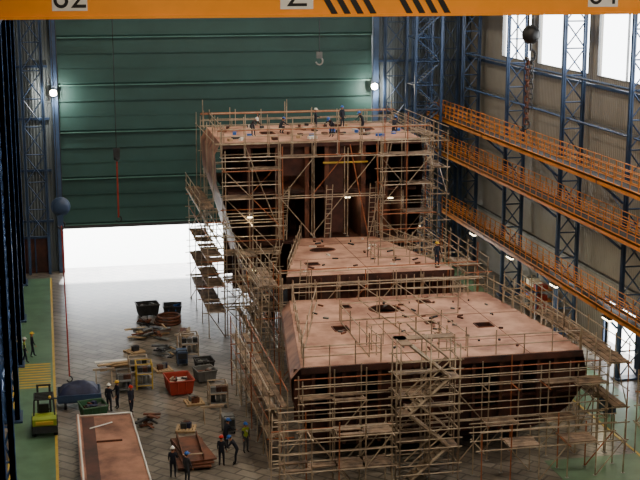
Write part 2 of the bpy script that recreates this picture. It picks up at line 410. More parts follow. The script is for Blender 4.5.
panel(19.2,20.2,1,5.3); panel(20.2,22.6,1.0,5.3); panel(22.6,24.2,1.0,2.4); panel(24.2,25.4,1.0,5.3); panel(25.4,26.4,1.4,3.0); panel(26.4,28.8,2.7,5.3)
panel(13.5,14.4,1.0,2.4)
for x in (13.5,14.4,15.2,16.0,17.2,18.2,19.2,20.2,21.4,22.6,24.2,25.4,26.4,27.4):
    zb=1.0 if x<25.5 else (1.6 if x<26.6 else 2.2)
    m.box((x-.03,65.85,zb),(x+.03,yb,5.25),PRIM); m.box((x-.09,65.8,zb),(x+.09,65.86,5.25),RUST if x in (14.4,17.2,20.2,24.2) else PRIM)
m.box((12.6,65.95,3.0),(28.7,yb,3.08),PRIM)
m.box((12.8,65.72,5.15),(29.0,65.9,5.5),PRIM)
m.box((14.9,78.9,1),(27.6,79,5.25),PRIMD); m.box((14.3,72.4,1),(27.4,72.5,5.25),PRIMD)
for x in (14,17.5,21,24.5):
    for y in (67,72,77): m.box((x+.45,y-.35,0),(x+1.15,y+.35,.98),DGREY)
for _ in range(50):
    x=rnd(15.5,27);y=rnd(66.6,78.8); m.obox((x,y,Z1+.05),(rnd(.08,.5),rnd(.06,.14),.1),rnd(0,3),random.choice([RUST,DGREY,MGREY,PRIM]))
m.obj('ship_hull_block')
Z2=6.8
m=M(); o2=[(14.8,81.0),(26.2,80.8),(26.0,82.3),(23.6,92.2),(17.9,92.6)]
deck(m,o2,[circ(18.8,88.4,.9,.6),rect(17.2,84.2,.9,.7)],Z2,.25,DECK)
weld_lines(m,[((16.2,85.6),(25,85.6)),((17.4,90.2),(23.9,90.2)),((20.6,81),(20.6,92.3))],Z2)
n=len(o2)
for i in range(n):
    (xa,ya),(xb,y_)=o2[i],o2[(i+1)%n]; cx,cy=20.5,86
    s=.9; m.poly([(xa,ya,Z2-.2),(xb,y_,Z2-.2),(cx+(xb-cx)*s,cy+(y_-cy)*s,1),(cx+(xa-cx)*s,cy+(ya-cy)*s,1)],PRIM)
for i in range(12): x=15.2+i*.95; m.box((x-.03,80.75,2),(x+.03,81.2,Z2-.2),RUST)
for x in (17,20.5,24): 
    for y in (82.5,86,89.5): m.box((x-.3,y-.3,0),(x+.3,y+.3,1.4),DGREY)
for _ in range(30):
    y=rnd(81.5,91.5); q=(y-81)/11.5; x=rnd(15.6+3*q,25.4-2.4*q); m.obox((x,y,Z2+.05),(rnd(.1,.6),rnd(.06,.16),.1),rnd(0,3),random.choice([RUST,DGREY,PRIM,WHITE]))
m.obj('ship_hull_block')
Z3=14.0; XB=27.3
m=M(); o3=[(12.2,93),(XB,93),(XB,102.6),(12.4,102.6)]
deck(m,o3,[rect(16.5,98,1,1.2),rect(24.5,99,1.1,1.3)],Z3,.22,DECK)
pa=[(12.2,14),(11.8,13.2),(11.9,11.0),(12.5,9.2),(13.4,6),(14.3,3),(15,1.2)]
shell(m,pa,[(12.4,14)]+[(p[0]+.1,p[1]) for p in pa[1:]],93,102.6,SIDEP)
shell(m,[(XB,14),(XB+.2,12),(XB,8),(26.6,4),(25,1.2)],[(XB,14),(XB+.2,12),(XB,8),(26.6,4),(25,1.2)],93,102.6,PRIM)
for z in (10.2,6.4): m.box((12.8 if z>8 else 13.6,93.1,z-.1),(XB-.3,102.4,z+.1),PRIM)
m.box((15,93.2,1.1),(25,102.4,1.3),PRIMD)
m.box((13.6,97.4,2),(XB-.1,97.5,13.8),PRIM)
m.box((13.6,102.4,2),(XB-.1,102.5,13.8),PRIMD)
for x in (14.3,16.4,18.6,20.1,22.9,24.6,26.2):
    m.box((x-.04,93.1,2.5),(x+.04,97.4,13.8),PRIM); m.box((x-.16,93.02,2.5),(x+.16,93.1,13.8),RUST if x in (16.4,18.6,20.1,22.9,24.6) else PRIM)
for x in (16.9,17.5,18.1,20.8,21.5,22.2,23.6,15.2,25.6): m.box((x-.04,97.1,2.5),(x+.04,97.4,13.8),RUST)
for a,b,c,d in [(16.4,18.6,11.4,13.7),(20.2,21.4,7.,13.7),(22.9,24.6,6.4,10.1)]: m.box((a,93.3,c),(b,93.36,d),PRIM)
m.box((12.2,92.94,13.6),(XB,93.1,14.0),PRIM)
m.box((19.8,92.9,12.3),(23.2,92.95,12.42),YEL)
for x in (16,18.5,22,24.6):
    for y in (95,100): m.box((x-.4,y-.4,0),(x+.4,y+.4,1.1),DGREY)
for _ in range(46):
    m.obox((rnd(12.9,26.8),rnd(93.6,102),Z3+.1),(rnd(.15,.7),rnd(.1,.4),.2),rnd(0,3),random.choice([RUST,DGREY,HB,PRIM,WHITE,WOOD]))
m.obj('ship_hull_block')
# ---------------------------------------------------------------- scaffolds
m=M()
scaffold(m,12.3,16.2,91.2,92.7,0,12.2,2.0,2.0,plank=.65,diag=.5)
scaffold(m,23.9,27.6,91.2,92.7,0,13.0,1.9,2.0,plank=.7,diag=.4)
scaffold(m,10.9,12.1,91.0,103,0,7.6,1.2,2.0,plank=.35,ny=3,diag=.4)
for y in (92,95,98,101):
    m.tube((12.1,y,6.4),(10.5,y,9.4),.045,SCAF); m.tube((10.5,y,9.4),(11.8,y,9.4),.04,SCAF); m.tube((10.5,y,9.4),(10.5,y,10.6),.04,SCAF)
for z in (9.4,10.0,10.6): m.tube((10.5,91.5,z),(10.5,101.5,z),.036,SCAF)
for i in range(3): m.box((10.6+i*.33,91.6,9.45),(10.88+i*.33,101.4,9.5),PLANK)
for y in (92.4,96,100,102.8): m.tube((11.5,y,7.6),(11.6,y,15.2),.036,SCAF)
m.tube((11.55,91.5,14.3),(11.55,103,14.3),.034,SCAF)
scaffoldY(m,27.8,28.9,91.4,103,0,14.0,2.2,2.0,plank=.5)
scaffold(m,16.4,23.9,91.8,92.7,7,13.0,2.5,3.0,plank=.1,diag=.4,rails=False)
scaffold(m,12.2,27.8,92.3,92.85,13.0,14.0,1.7,1.0,plank=0,extra=(.9,2.2),diag=0)
scaffold(m,12.2,27.8,102.8,103.6,0,14.0,2.1,2.0,plank=.2,extra=(.6,2.1),diag=.15)
railing(m,[(12.5,93.2),(12.6,102.4),(XB-.2,102.4),(XB-.2,93.2)],Z3,1.1,2.0)
for x in (16.6,23.0,23.9): m.tube((x,91.9,7),(x+rnd(-1.8,1.8),91.9,13.8),.045,SCAFO,5); m.tube((x,91.7,6.8),(x+rnd(-2.8,2.8),91.9,13.8),.04,SCAF,5)
for i in range(3): ladder(m,(16.6+i*3.3,91.9,6.9),(16.9+i*3.3,92.4,10.8))
m.obj('scaffolding')
m=M()
scaffoldY(m,12.9,14.2,80.5,91,0,6.3,1.9,2.1,plank=.6,diag=.4,extra=(.5,1.6))
scaffold(m,14.4,27.6,80.05,80.7,0,6.3,2.0,2.1,plank=.7,diag=.25,extra=(.5,1.3))
scaffoldY(m,27.0,28.4,80.5,90.8,0,6.6,2.0,2.1,plank=.6,diag=.35,extra=(.8,2))
railing(m,[(14.95,81.2),(18,92.2)],Z2,1.1,1.6); railing(m,[(26,82.4),(23.6,92)],Z2,1.1,1.1); railing(m,[(21.5,83.0),(25.9,82.9)],Z2,1.1,1.0)
railing(m,[(21.5,83.0),(21.4,85.6),(25.2,85.8)],Z2,1.1,1.0)
for p,q in (((15.6,80.4,3),(15.9,80.4,8)),((14.3,86,5),(14.9,84,8.4)),((16.4,92.0,6.8),(17.0,92.5,10.6)),((13.2,80.2,3),(13.4,80.3,7.6))): ladder(m,p,q)
m.obj('scaffolding')
m=M()
scaffold(m,12.6,29.8,64.2,65.3,0,4.0,1.7,2.0,plank=.6,diag=.35,extra=(.8,2.0),rails=True)
scaffoldY(m,11.0,12.0,65.5,80,0,3.4,2.2,1.7,plank=.8,diag=.3,extra=(.7,1.5))
scaffoldY(m,29.8,31.0,64,81,0,5.2,1.9,2.6,plank=.75,diag=.4,extra=(.9,1.9))
railing(m,[(15.0,79.6),(27.8,79.2),(28.9,68.4),(28.95,66.0)],Z1,1.15,1.4)
railing(m,[(13.0,66.0),(17.3,66.0)],Z1,1.1,1.6); railing(m,[(20.6,66.0),(28.9,66.0)],Z1,1.1,1.8); railing(m,[(13,66.1),(14.9,79.5)],Z1,1.1,2.2)
railing(m,[(17.4,66.3),(17.3,69.2),(21.2,69.4),(21.6,66.3)],Z1,1.2,.9)
railing(m,[(22.4,79.1),(26.5,78.8)],Z1,1.2,.5)
for a,b in (((13.2,67.5),(16.4,79)),((16.9,67),(16.9,74)),((20.3,69.5),(19.2,79)),((16.9,74.4),(24.5,74.7)),((22.5,67),(21.6,78.5))):
    for d in (.05,1.1): m.tube((*a,Z1+d),(*b,Z1+d),.034,SCAF)
    for q in (0,.33,.66,1): x=a[0]+(b[0]-a[0])*q;y=a[1]+(b[1]-a[1])*q; m.tube((x,y,Z1),(x,y,Z1+1.4),.034,SCAF)
m.obj('scaffolding')
m=M(); sx0,sx1,sy0,sy1=17.3,20.5,61.9,63.6
for x in (sx0,(sx0+sx1)/2,sx1):
    for y in (sy0,(sy0+sy1)/2,sy1): m.tube((x,y,0),(x,y,7.4+rnd(0,.7)),.042,SCAF,6)
z=0;k=0;lf_=1.9
while z<7.0:
    for y in (sy0,sy1): 
        for d in (0,.5,1.0):
            if z+d>0: m.tube((sx0-.2,y,z+d),(sx1+.2,y,z+d),.036,SCAF,5)
    for x in (sx0,sx1):
        for d in (0,1.0):
            if z+d>0: m.tube((x,sy0-.2,z+d),(x,sy1+.2,z+d),.036,SCAF,5)
    if z+lf_<7.7:
        a,b=(sx0+.5,sx1-.5) if k%2==0 else (sx1-.5,sx0+.5); ya=sy0+.1; yb2=ya+.75
        for y in (ya,yb2):
            m.tube((a,y,z),(b,y,z+lf_),.085,SCAF,4)
            m.tube((a,y,z+.95),(b,y,z+lf_+.95),.045,SCAF,5)
        for i in range(1,9):
            q=i/9; x=a+(b-a)*q; m.box((x-.15,ya,z+lf_*q-.02),(x+.15,yb2,z+lf_*q+.02),SCAF)
        m.box((b-.1 if b>a else sx0,sy0,z+lf_),(sx1 if b>a else b+.1,sy1,z+lf_+.05),PLANK)
        m.box((sx0,sy0+.95,z+lf_),(sx1,sy1,z+lf_+.05),PLANK)
    z+=lf_;k+=1
m.obj('scaffold_stair_tower')
m=M(); scaffold(m,31.4,33.8,60.5,63.6,0,3.6,1.2,1.8,plank=.2,diag=.6,ny=1); m.obj('scaffolding')
m=M(); scaffold(m,21.5,29.5,61.0,62.4,0,1.9,1.6,1.9,plank=.7,diag=.5,extra=(.6,1.4)); m.obj('scaffolding')
m=M(); scaffold(m,10.9,16.5,60.4,61.8,0,3.5,1.4,1.75,plank=.45,diag=.4,extra=(.6,1.4)); 
ladder(m,(10.5,61,0),(10.9,62.6,4.2)); m.obj('scaffolding')
# ---------------------------------------------------------------- floor strips
m=M(); m.box((-2.75,45,0),(-.35,112,.02),GREENF); m.box((-.35,45,0),(-.2,112,.024),YEL); m.box((-2.9,45,0),(-2.75,112,.024),YEL); m.obj('floor_marking',False)
m=M(); m.box((31.6,45,0),(35.2,112,.02),GREENF); m.box((31.45,45,0),(31.6,112,.024),YEL); m.obj('floor_marking',False)
m=M(); m.box((26,55,0),(31.4,63.5,.018),GREENF); m.obj('floor_marking',False)
m=M()
for i in range(10): m.box((-2.6,82+i*.55,.021),(-.5,82.25+i*.55,.03),YEL)
m.obj('floor_marking',False)
# ---------------------------------------------------------------- ground objects
m=M(); z=1.05
m.poly([(1.0,60,z),(4.45,60,z),(4.05,73.0,z),(.95,73.0,z)],SIDEP); m.poly([(1.0,60,z-.06),(.95,73,z-.06),(4.05,73,z-.06),(4.45,60,z-.06)],PRIMD)
m.prismY([(.9,z-.1),(1.1,z-.1),(1.1,z+.12),(.9,z+.12)],60,73.1,DECK)
m.tube((1.02,60,z+.14),(1.0,73,z+.14),.05,WHITE,6); m.tube((4.45,60,z+.05),(4.05,73,z+.05),.05,WHITE,6); m.tube((.95,73,z+.05),(4.05,73,z+.05),.05,WHITE,6)
for i in range(9): y=60.5+i*1.55; m.box((1.0,y,z-.5),(4.2,y+.06,z-.05),RUST)
for x in (1.3,2.6,3.9):
    m.box((x,60,z-.55),(x+.05,73,z-.05),RUST)
    for y in (62,67,72): m.box((x-.15,y,0),(x+.2,y+.35,z-.5),DGREY)
m.box((1.9,68.6,z),(3.3,68.66,z+.1),RUST); m.tube((1.6,70.8,z+.05),(2.9,71.6,z+.05),.04,WHITE); m.box((1.2,60.2,z),(1.9,72.8,z+.03),PRIM)
m.obj('steel_panel_section')
m=M()
for i in range(3): m.obox((7.0+.08*i,68.2,.2+.12*i),(1.8-.1*i,4.4-.3*i,.08),.08*i,RUST)
for y in (67,69.4): m.box((6.2,y-.1,0),(7.8,y+.1,.16),WOOD)
for x in (6.4,7.5): m.box((x,66.4,.48),(x+.06,70,.8),RUST)
m.tube((6.4,66.5,.8),(7.5,66.5,.8),.04,SCAF)
m.obj('steel_plate_stack')
def wheel(m,x,y,r,w):
    m.tube((x-w/2,y,r),(x+w/2,y,r),r,RUBBER,16); m.tube((x-w/2-.01,y,r),(x+w/2+.01,y,r),r*.5,GALV,10)
def forklift(x,y):
    m=M()
    m.prismX([(y-1.5,.45),(y-1.55,1.15),(y-1.35,1.3),(y-.7,1.3),(y-.6,.95),(y+.5,.8),(y+.75,.7),(y+.75,.3),(y-1.3,.3)],x-.68,x+.68,LIME)
    m.box((x-.7,y-1.6,.35),(x+.7,y-1.2,.75),DGREY); m.box((x-.5,y-1.62,.85),(x+.5,y-1.5,1.05),YEL)
    m.box((x-.28,y-.75,1.28),(x+.28,y-.25,1.4),BLACK); m.box((x-.28,y-.85,1.35),(x+.28,y-.72,1.85),BLACK)
    m.tube((x,y+.45,.8),(x,y+.2,1.35),.04,BLACK); m.ring((x,y+.18,1.4),.17,.02,BLACK)
    for sx in (-.6,.6):
        m.tube((x+sx,y-1.25,1.2),(x+sx*.9,y-.95,2.15),.045,DGREY); m.tube((x+sx,y+.6,.75),(x+sx*.9,y+.25,2.15),.045,DGREY)
    for xx in (x-.57,x+.51): m.box((xx,y-1.0,2.13),(xx+.06,y+.3,2.2),DGREY)
    for i in range(6): m.box((x-.57,y-1.0+i*.25,2.14),(x+.57,y-.93+i*.25,2.2),DGREY)
    m.ball((x+.35,y-.9,2.28),.09,HY); m.tube((x+.35,y-.9,2.16),(x+.35,y-.9,2.26),.04,DGREY)
    for sx in (-.35,.35): m.box((x+sx-.06,y+.8,.1),(x+sx+.06,y+.92,2.5),DGREY); m.box((x+sx-.05,y+.95,.12),(x+sx+.05,y+2.05,.17),DGREY)
    for z in (.4,.9,2.4): m.box((x-.42,y+.82,z),(x+.42,y+.9,z+.1),DGREY)
    for sx in (-.62,.62): wheel(m,x+sx,y+.5,.34,.26); wheel(m,x+sx,y-1.0,.32,.24)
    m.obj('forklift')
forklift(-.9,74.2)
def bin_(name,x,y,w,d,h,mt,rot=0,fill=None):
    m=M(); c=Vector((x,y,0)); Rz=Matrix.Rotation(rot,3,'Z')
    a=[(-w/2*.85,-d/2*.85),(w/2*.85,-d/2*.85),(w/2*.85,d/2*.85),(-w/2*.85,d/2*.85)]; b=[(-w/2,-d/2),(w/2,-d/2),(w/2,d/2),(-w/2,d/2)]
    A=[c+Rz@Vector((p[0],p[1],.1)) for p in a]; B=[c+Rz@Vector((p[0],p[1],h)) for p in b]
    Bi=[c+Rz@Vector((p[0]*.93,p[1]*.93,h)) for p in b]; Ai=[c+Rz@Vector((p[0]*.93,p[1]*.93,.16)) for p in a]
    m.add(A+B,[(0,3,2,1)]+[(i,(i+1)%4,(i+1)%4+4,i+4) for i in range(4)],mt)
    m.add(Ai+Bi,[(0,1,2,3)]+[(i+4,(i+1)%4+4,(i+1)%4,i) for i in range(4)],mt); m.add(B+Bi,[(i,(i+1)%4,(i+1)%4+4,i+4) for i in range(4)],mt)
    for i in range(4): m.tube(B[i],B[(i+1)%4],.05,mt,5)
    for i in range(4):
        for q in (.33,.66): m.tube(A[i].lerp(A[(i+1)%4],q),B[i].lerp(B[(i+1)%4],q),.035,mt,4)
    for p in a: q=c+Rz@Vector((p[0]*.8,p[1]*.8,0)); m.box((q.x-.08,q.y-.08,0),(q.x+.08,q.y+.08,.12),DGREY)
    if fill:
        for _ in range(18):
            p=Rz@Vector((rnd(-w*.33,w*.33),rnd(-d*.33,d*.33),0)); m.obox((x+p.x,y+p.y,h*rnd(.5,.95)),(rnd(.1,.7),rnd(.08,.3),rnd(.05,.2)),rnd(0,3),random.choice(fill),rnd(-.3,.3))
    m.obj(name)
bin_('waste_skip',1.95,75.6,1.5,1.5,.9,GREENB,.2,[DGREY,RUST,TARP])
m=M(); cx,cy=1.2,78.2; N=9; g=[]
m.box((cx-1.3,cy-.9,.45),(cx+1.3,cy+.9,.55),BLUED); m.box((cx-1.3,cy-.95,.55),(cx+1.3,cy-.88,.95),BLUED); m.box((cx-1.3,cy+.88,.55),(cx+1.3,cy+.95,.95),BLUED)
for s in (-1,1):
    m.box((cx+s*1.3-.04,cy-.9,.55),(cx+s*1.3+.04,cy+.9,.95),BLUED)
    for t in (-.75,.75): wheel(m,cx+s*.85,cy+t,.24,.16); m.tube((cx+s*.85,cy+t,.24),(cx+s*.85,cy+t,.45),.05,DGREY)
m.tube((cx-1.3,cy,.5),(cx-2.0,cy-.2,.7),.05,BLUED); m.tube((cx-2.0,cy-.45,.7),(cx-2.0,cy+.05,.7),.04,BLUED)
for j in range(N):
    for i in range(N):
        u=i/(N-1)*2-1;v=j/(N-1)*2-1; e=max(abs(u),abs(v)); hh=.85+.6*(1-e**4)+.14*math.sin(5*u+3*v)*(1-e)
        g.append((cx+u*1.24,cy+v*.86,hh))
m.add(g,[(j*N+i,j*N+i+1,(j+1)*N+i+1,(j+1)*N+i) for j in range(N-1) for i in range(N-1)],TARP,True)
m.obj('covered_cart')
bin_('steel_crate',7.5,79.4,1.6,2.0,1.0,RED,.12,[DGREY,RUST,SCAF,WHITE])
bin_('steel_crate',9.4,81.4,1.3,1.3,.8,MGREY,.2,[DGREY,RUST,MGREY])
bin_('steel_crate',9.6,83.4,1.2,1.2,.8,DGREY,.1,[DGREY,MGREY])
bin_('waste_skip',7.0,98.4,1.7,1.4,.9,DGREY,.1,[DGREY,MGREY])
bin_('waste_skip',8.9,98.0,1.4,1.4,.8,DGREY,-.1,[HB,DGREY])
m=M()
for i in range(3): m.ring((8.3+.05*i,95.6,.13+.22*i),.95-.05*i,.11,RUST)
m.obj('hose_reel_stack')
def pile(name,x,y,n,L,mts,sp=1.0,rot=None,hmax=.6):
    m=M()
    for i in range(n):
        a=rnd(0,3.1) if rot is None else rot+rnd(-.12,.12); l=L*rnd(.5,1); z=.05+hmax*i/n
        m.obox((x+rnd(-sp,sp),y+rnd(-sp,sp),z),(l,rnd(.08,.35),rnd(.05,.1)),a,random.choice(mts))
    m.obj(name)
pile('timber_pile',4.1,85.2,16,2.6,[WOOD,WHITE,WOOD],.6,.2,.5)
pile('scrap_pile',6.7,92.4,32,1.6,[WOOD,RUST,DGREY,MGREY],1.1)
pile('scrap_pile',5.0,73.6,10,1.4,[DGREY,RUST],.5)
pile('scrap_pile',7.4,87.6,14,1.2,[DGREY,MGREY,WOOD],.5)
pile('scrap_pile',6.6,95.4,14,1.3,[DGREY,RUST,MGREY],.4)
pile('plank_pile',9.2,91.6,12,1.8,[WOOD,RUST],.3,1.3)
def pallet(x,y,rot):
    m=M(); c=Vector((x,y,0)); Rz=Matrix.Rotation(rot,3,'Z')
    for i in range(6): p=Rz@Vector((-.5+i*.2,0,0)); m.obox((x+p.x,y+p.y,.13),(.14,1.2,.025),rot,WOOD)
    for t in (-.5,0,.5): p=Rz@Vector((0,t,0)); m.obox((x+p.x,y+p.y,.06),(1.14,.1,.11),rot,WOOD)
    for k in range(3): p=Rz@Vector((rnd(-.25,.25),rnd(-.3,.3),0)); m.obox((x+p.x,y+p.y,.3),(.35,.3,.32),rot+rnd(-.3,.3),random.choice([DGREY,MGREY,RUST,TARP]))
    m.obj('loaded_pallet')
for p in ((6.9,84.0,.2),(5.3,88.6,.5),(8.2,77.0,.1),(7.2,72.4,-.2)): pallet(*p)
def rack(x,y,w,d,h,top):
    m=M()
    for a in (-w/2,w/2):
        for b in (-d/2,d/2): m.tube((x+a,y+b,0),(x+a,y+b,h),.045,top)
    for z in (.25,h*.6,h):
        for b in (-d/2,d/2): m.tube((x-w/2,y+b,z),(x+w/2,y+b,z),.035,top)
        for a in (-w/2,w/2): m.tube((x+a,y-d/2,z),(x+a,y+d/2,z),.035,top)
    m.box((x-w/2,y-d/2,.22),(x+w/2,y+d/2,.27),MGREY); m.box((x-w/2,y-d/2,h*.6),(x+w/2,y+d/2,h*.6+.04),MGREY)
    for i in range(3): m.tube((x-w/2+.25+i*w*.3,y,.27),(x-w/2+.25+i*w*.3,y,.27+h*.3),.14,random.choice([GALV,DGREY]),10)
    for i in range(3): m.box((x-w/2+.1+i*w*.32,y-.2,h*.6+.04),(x-w/2+.1+i*w*.32+.3,y+.2,h*.6+.34),random.choice([MGREY,DGREY,RUST]))
    m.obj('equipment_rack')
rack(5.4,80.8,1.0,1.0,1.7,YEL); rack(4.1,80.3,.9,1.0,1.3,MGREY); rack(5.2,83.6,1.2,.8,1.2,SCAF); rack(9.0,87.0,1.2,1.0,1.6,SCAF); rack(9.6,76.3,1.1,1.0,1.5,SCAF)
def trestle(x,y,mt=SCAF):
    m=M()
    for s in (-.5,.5):
        m.tube((x+s,y-.4,0),(x+s,y,.9),.04,mt); m.tube((x+s,y+.4,0),(x+s,y,.9),.04,mt); m.tube((x+s,y-.2,.45),(x+s,y+.2,.45),.03,mt)
    m.box((x-.7,y-.07,.88),(x+.7,y+.07,1.0),mt); m.obj('trestle')
for x,y in ((2.9,82.2),(8.9,73.5),(8.9,89.2)): trestle(x,y)
def welder(x,y,mt):
    m=M(); m.box((x-.35,y-.5,.18),(x+.35,y+.5,1.0),mt); m.box((x-.3,y-.52,.5),(x+.3,y-.5,.9),DGREY)
    for i in range(4): m.box((x-.25,y-.54,.25+i*.06),(x+.25,y-.5,.27+i*.06),BLACK)
    m.tube((x-.3,y-.4,1.1),(x+.3,y-.4,1.1),.03,DGREY)
    for s in (-.3,.3): m.tube((x+s,y-.4,1),(x+s,y-.4,1.1),.03,DGREY)
    for s in (-.3,.3):
        for t in (-.35,.35): m.tube((x+s-.04,y+t,.1),(x+s+.04,y+t,.1),.1,RUBBER,10)
    m.obj('welding_machine')
for x,y,c in ((9.6,71.6,MGREY),(8.3,85.2,BLUE),(32.6,70,BLUE),(33.2,76,RED),(33,82,BLUE)): welder(x,y,c)
for y in (70.2,92.6):
    m=M()
    for yy in (y-1.6,y+1.6):
        for x in (36.1,37.4): m.box((x-.05,yy-.05,0),(x+.05,yy+.05,2.8),BLUE)
    for z in (.4,1.3,2.2):
        m.box((36.0,y-1.7,z),(37.5,y+1.7,z+.06),ORANGE2)
        for i in range(4): m.box((36.15,y-1.4+i*.8,z+.06),(37.1,y-.85+i*.8,z+.06+rnd(.2,.6)),random.choice([WHITE,MGREY,WOOD,HB,RED]))
    m.obj('storage_rack')
# ---------------------------------------------------------------- lamps
for x in (.62,28.9):
    m=M(); m.box((x-.3,YE-1.05,15.7),(x+.3,YE-.8,16.1),DGREY); m.box((x-.25,YE-1.08,15.73),(x+.25,YE-1.05,16.07),LAMP); m.box((x-.05,YE-.8,15.6),(x+.05,YE-.62,15.9),DGREY)
    m.ball((x,YE-1.1,15.9),.28,LAMP,(1,.4,1),nu=14,nv=8)
    o=m.obj('floodlight')
    l=bpy.data.lights.new('floodlight_beam','AREA'); l.shape='RECTANGLE'; l.size=.5; l.size_y=.34; l.energy=800; l.color=(1,.93,.8)
    lo=bpy.data.objects.new('floodlight_beam',l); S.collection.objects.link(lo); lo.parent=o; lo.location=Vector((x,YE-1.25,15.9))-o.location; lo.rotation_euler=(math.radians(80),0,0)
for i,(y,z) in enumerate(((61,4.5),(68,4.5),(75,4.5),(84,4.5),(93,4.5),(102,4.5))):
    m=M(); m.box((34.5,y-.55,z),(34.75,y+.55,z+.1),DGREY); m.box((34.5,y-.5,z-.09),(34.72,y+.5,z),TUBE)
    for s in (-.4,.4): m.tube((34.62,y+s,z+.1),(34.62,y+s,z+.34),.03,DGREY)
    o=m.obj('fluorescent_lamp')
    l=bpy.data.lights.new('tube_light','POINT'); l.energy=120; l.color=(1,.88,.6); l.shadow_soft_size=.3
    lo=bpy.data.objects.new('tube_light',l); S.collection.objects.link(lo); lo.parent=o; lo.location=Vector((34.6,y,z-.45))-o.location
for p in ((17.5,94.6,12.6),(21.0,94.5,12.8),(22.0,94.4,9.4),(25.4,94.6,9.2),(14.2,92.2,8.6),(14.5,92.2,4.6),(18,80.2,4.2),(27.6,86,3.6),(28.6,98,6.2)):
    m=M(); m.box((p[0]-.2,p[1]-.06,p[2]),(p[0]+.2,p[1]+.06,p[2]+.08),TUBE); m.box((p[0]-.24,p[1]-.08,p[2]+.08),(p[0]+.24,p[1]+.08,p[2]+.14),DGREY); m.tube((p[0],p[1],p[2]+.14),(p[0],p[1],p[2]+.5),.02,DGREY); o=m.obj('work_lamp')
    l=bpy.data.lights.new('work_light','POINT'); l.energy=40; l.color=(1,.8,.5); l.shadow_soft_size=.15
    lo=bpy.data.objects.new('work_light',l); S.collection.objects.link(lo); lo.parent=o; lo.location=Vector((p[0],p[1]-.1,p[2]-.2))-o.location
for X in (5,17,29):
    for Y in (30,48,66,84,102):
        m=M(); m.tube((X,Y,31.1),(X,Y,31.98),.05,DGREY); m.tube((X,Y,30.6),(X,Y,31.1),.7,DGREY,12,r2=.2,caps=False); o=m.obj('high_bay_lamp')
        l=bpy.data.lights.new('high_bay_light','AREA'); l.shape='DISK'; l.size=1.2; l.energy=1050 if X<20 else 1000; l.color=(1,.86,.67)
        lo=bpy.data.objects.new('high_bay_light',l); S.collection.objects.link(lo); lo.parent=o; lo.location=Vector((X,Y,30.55))-o.location
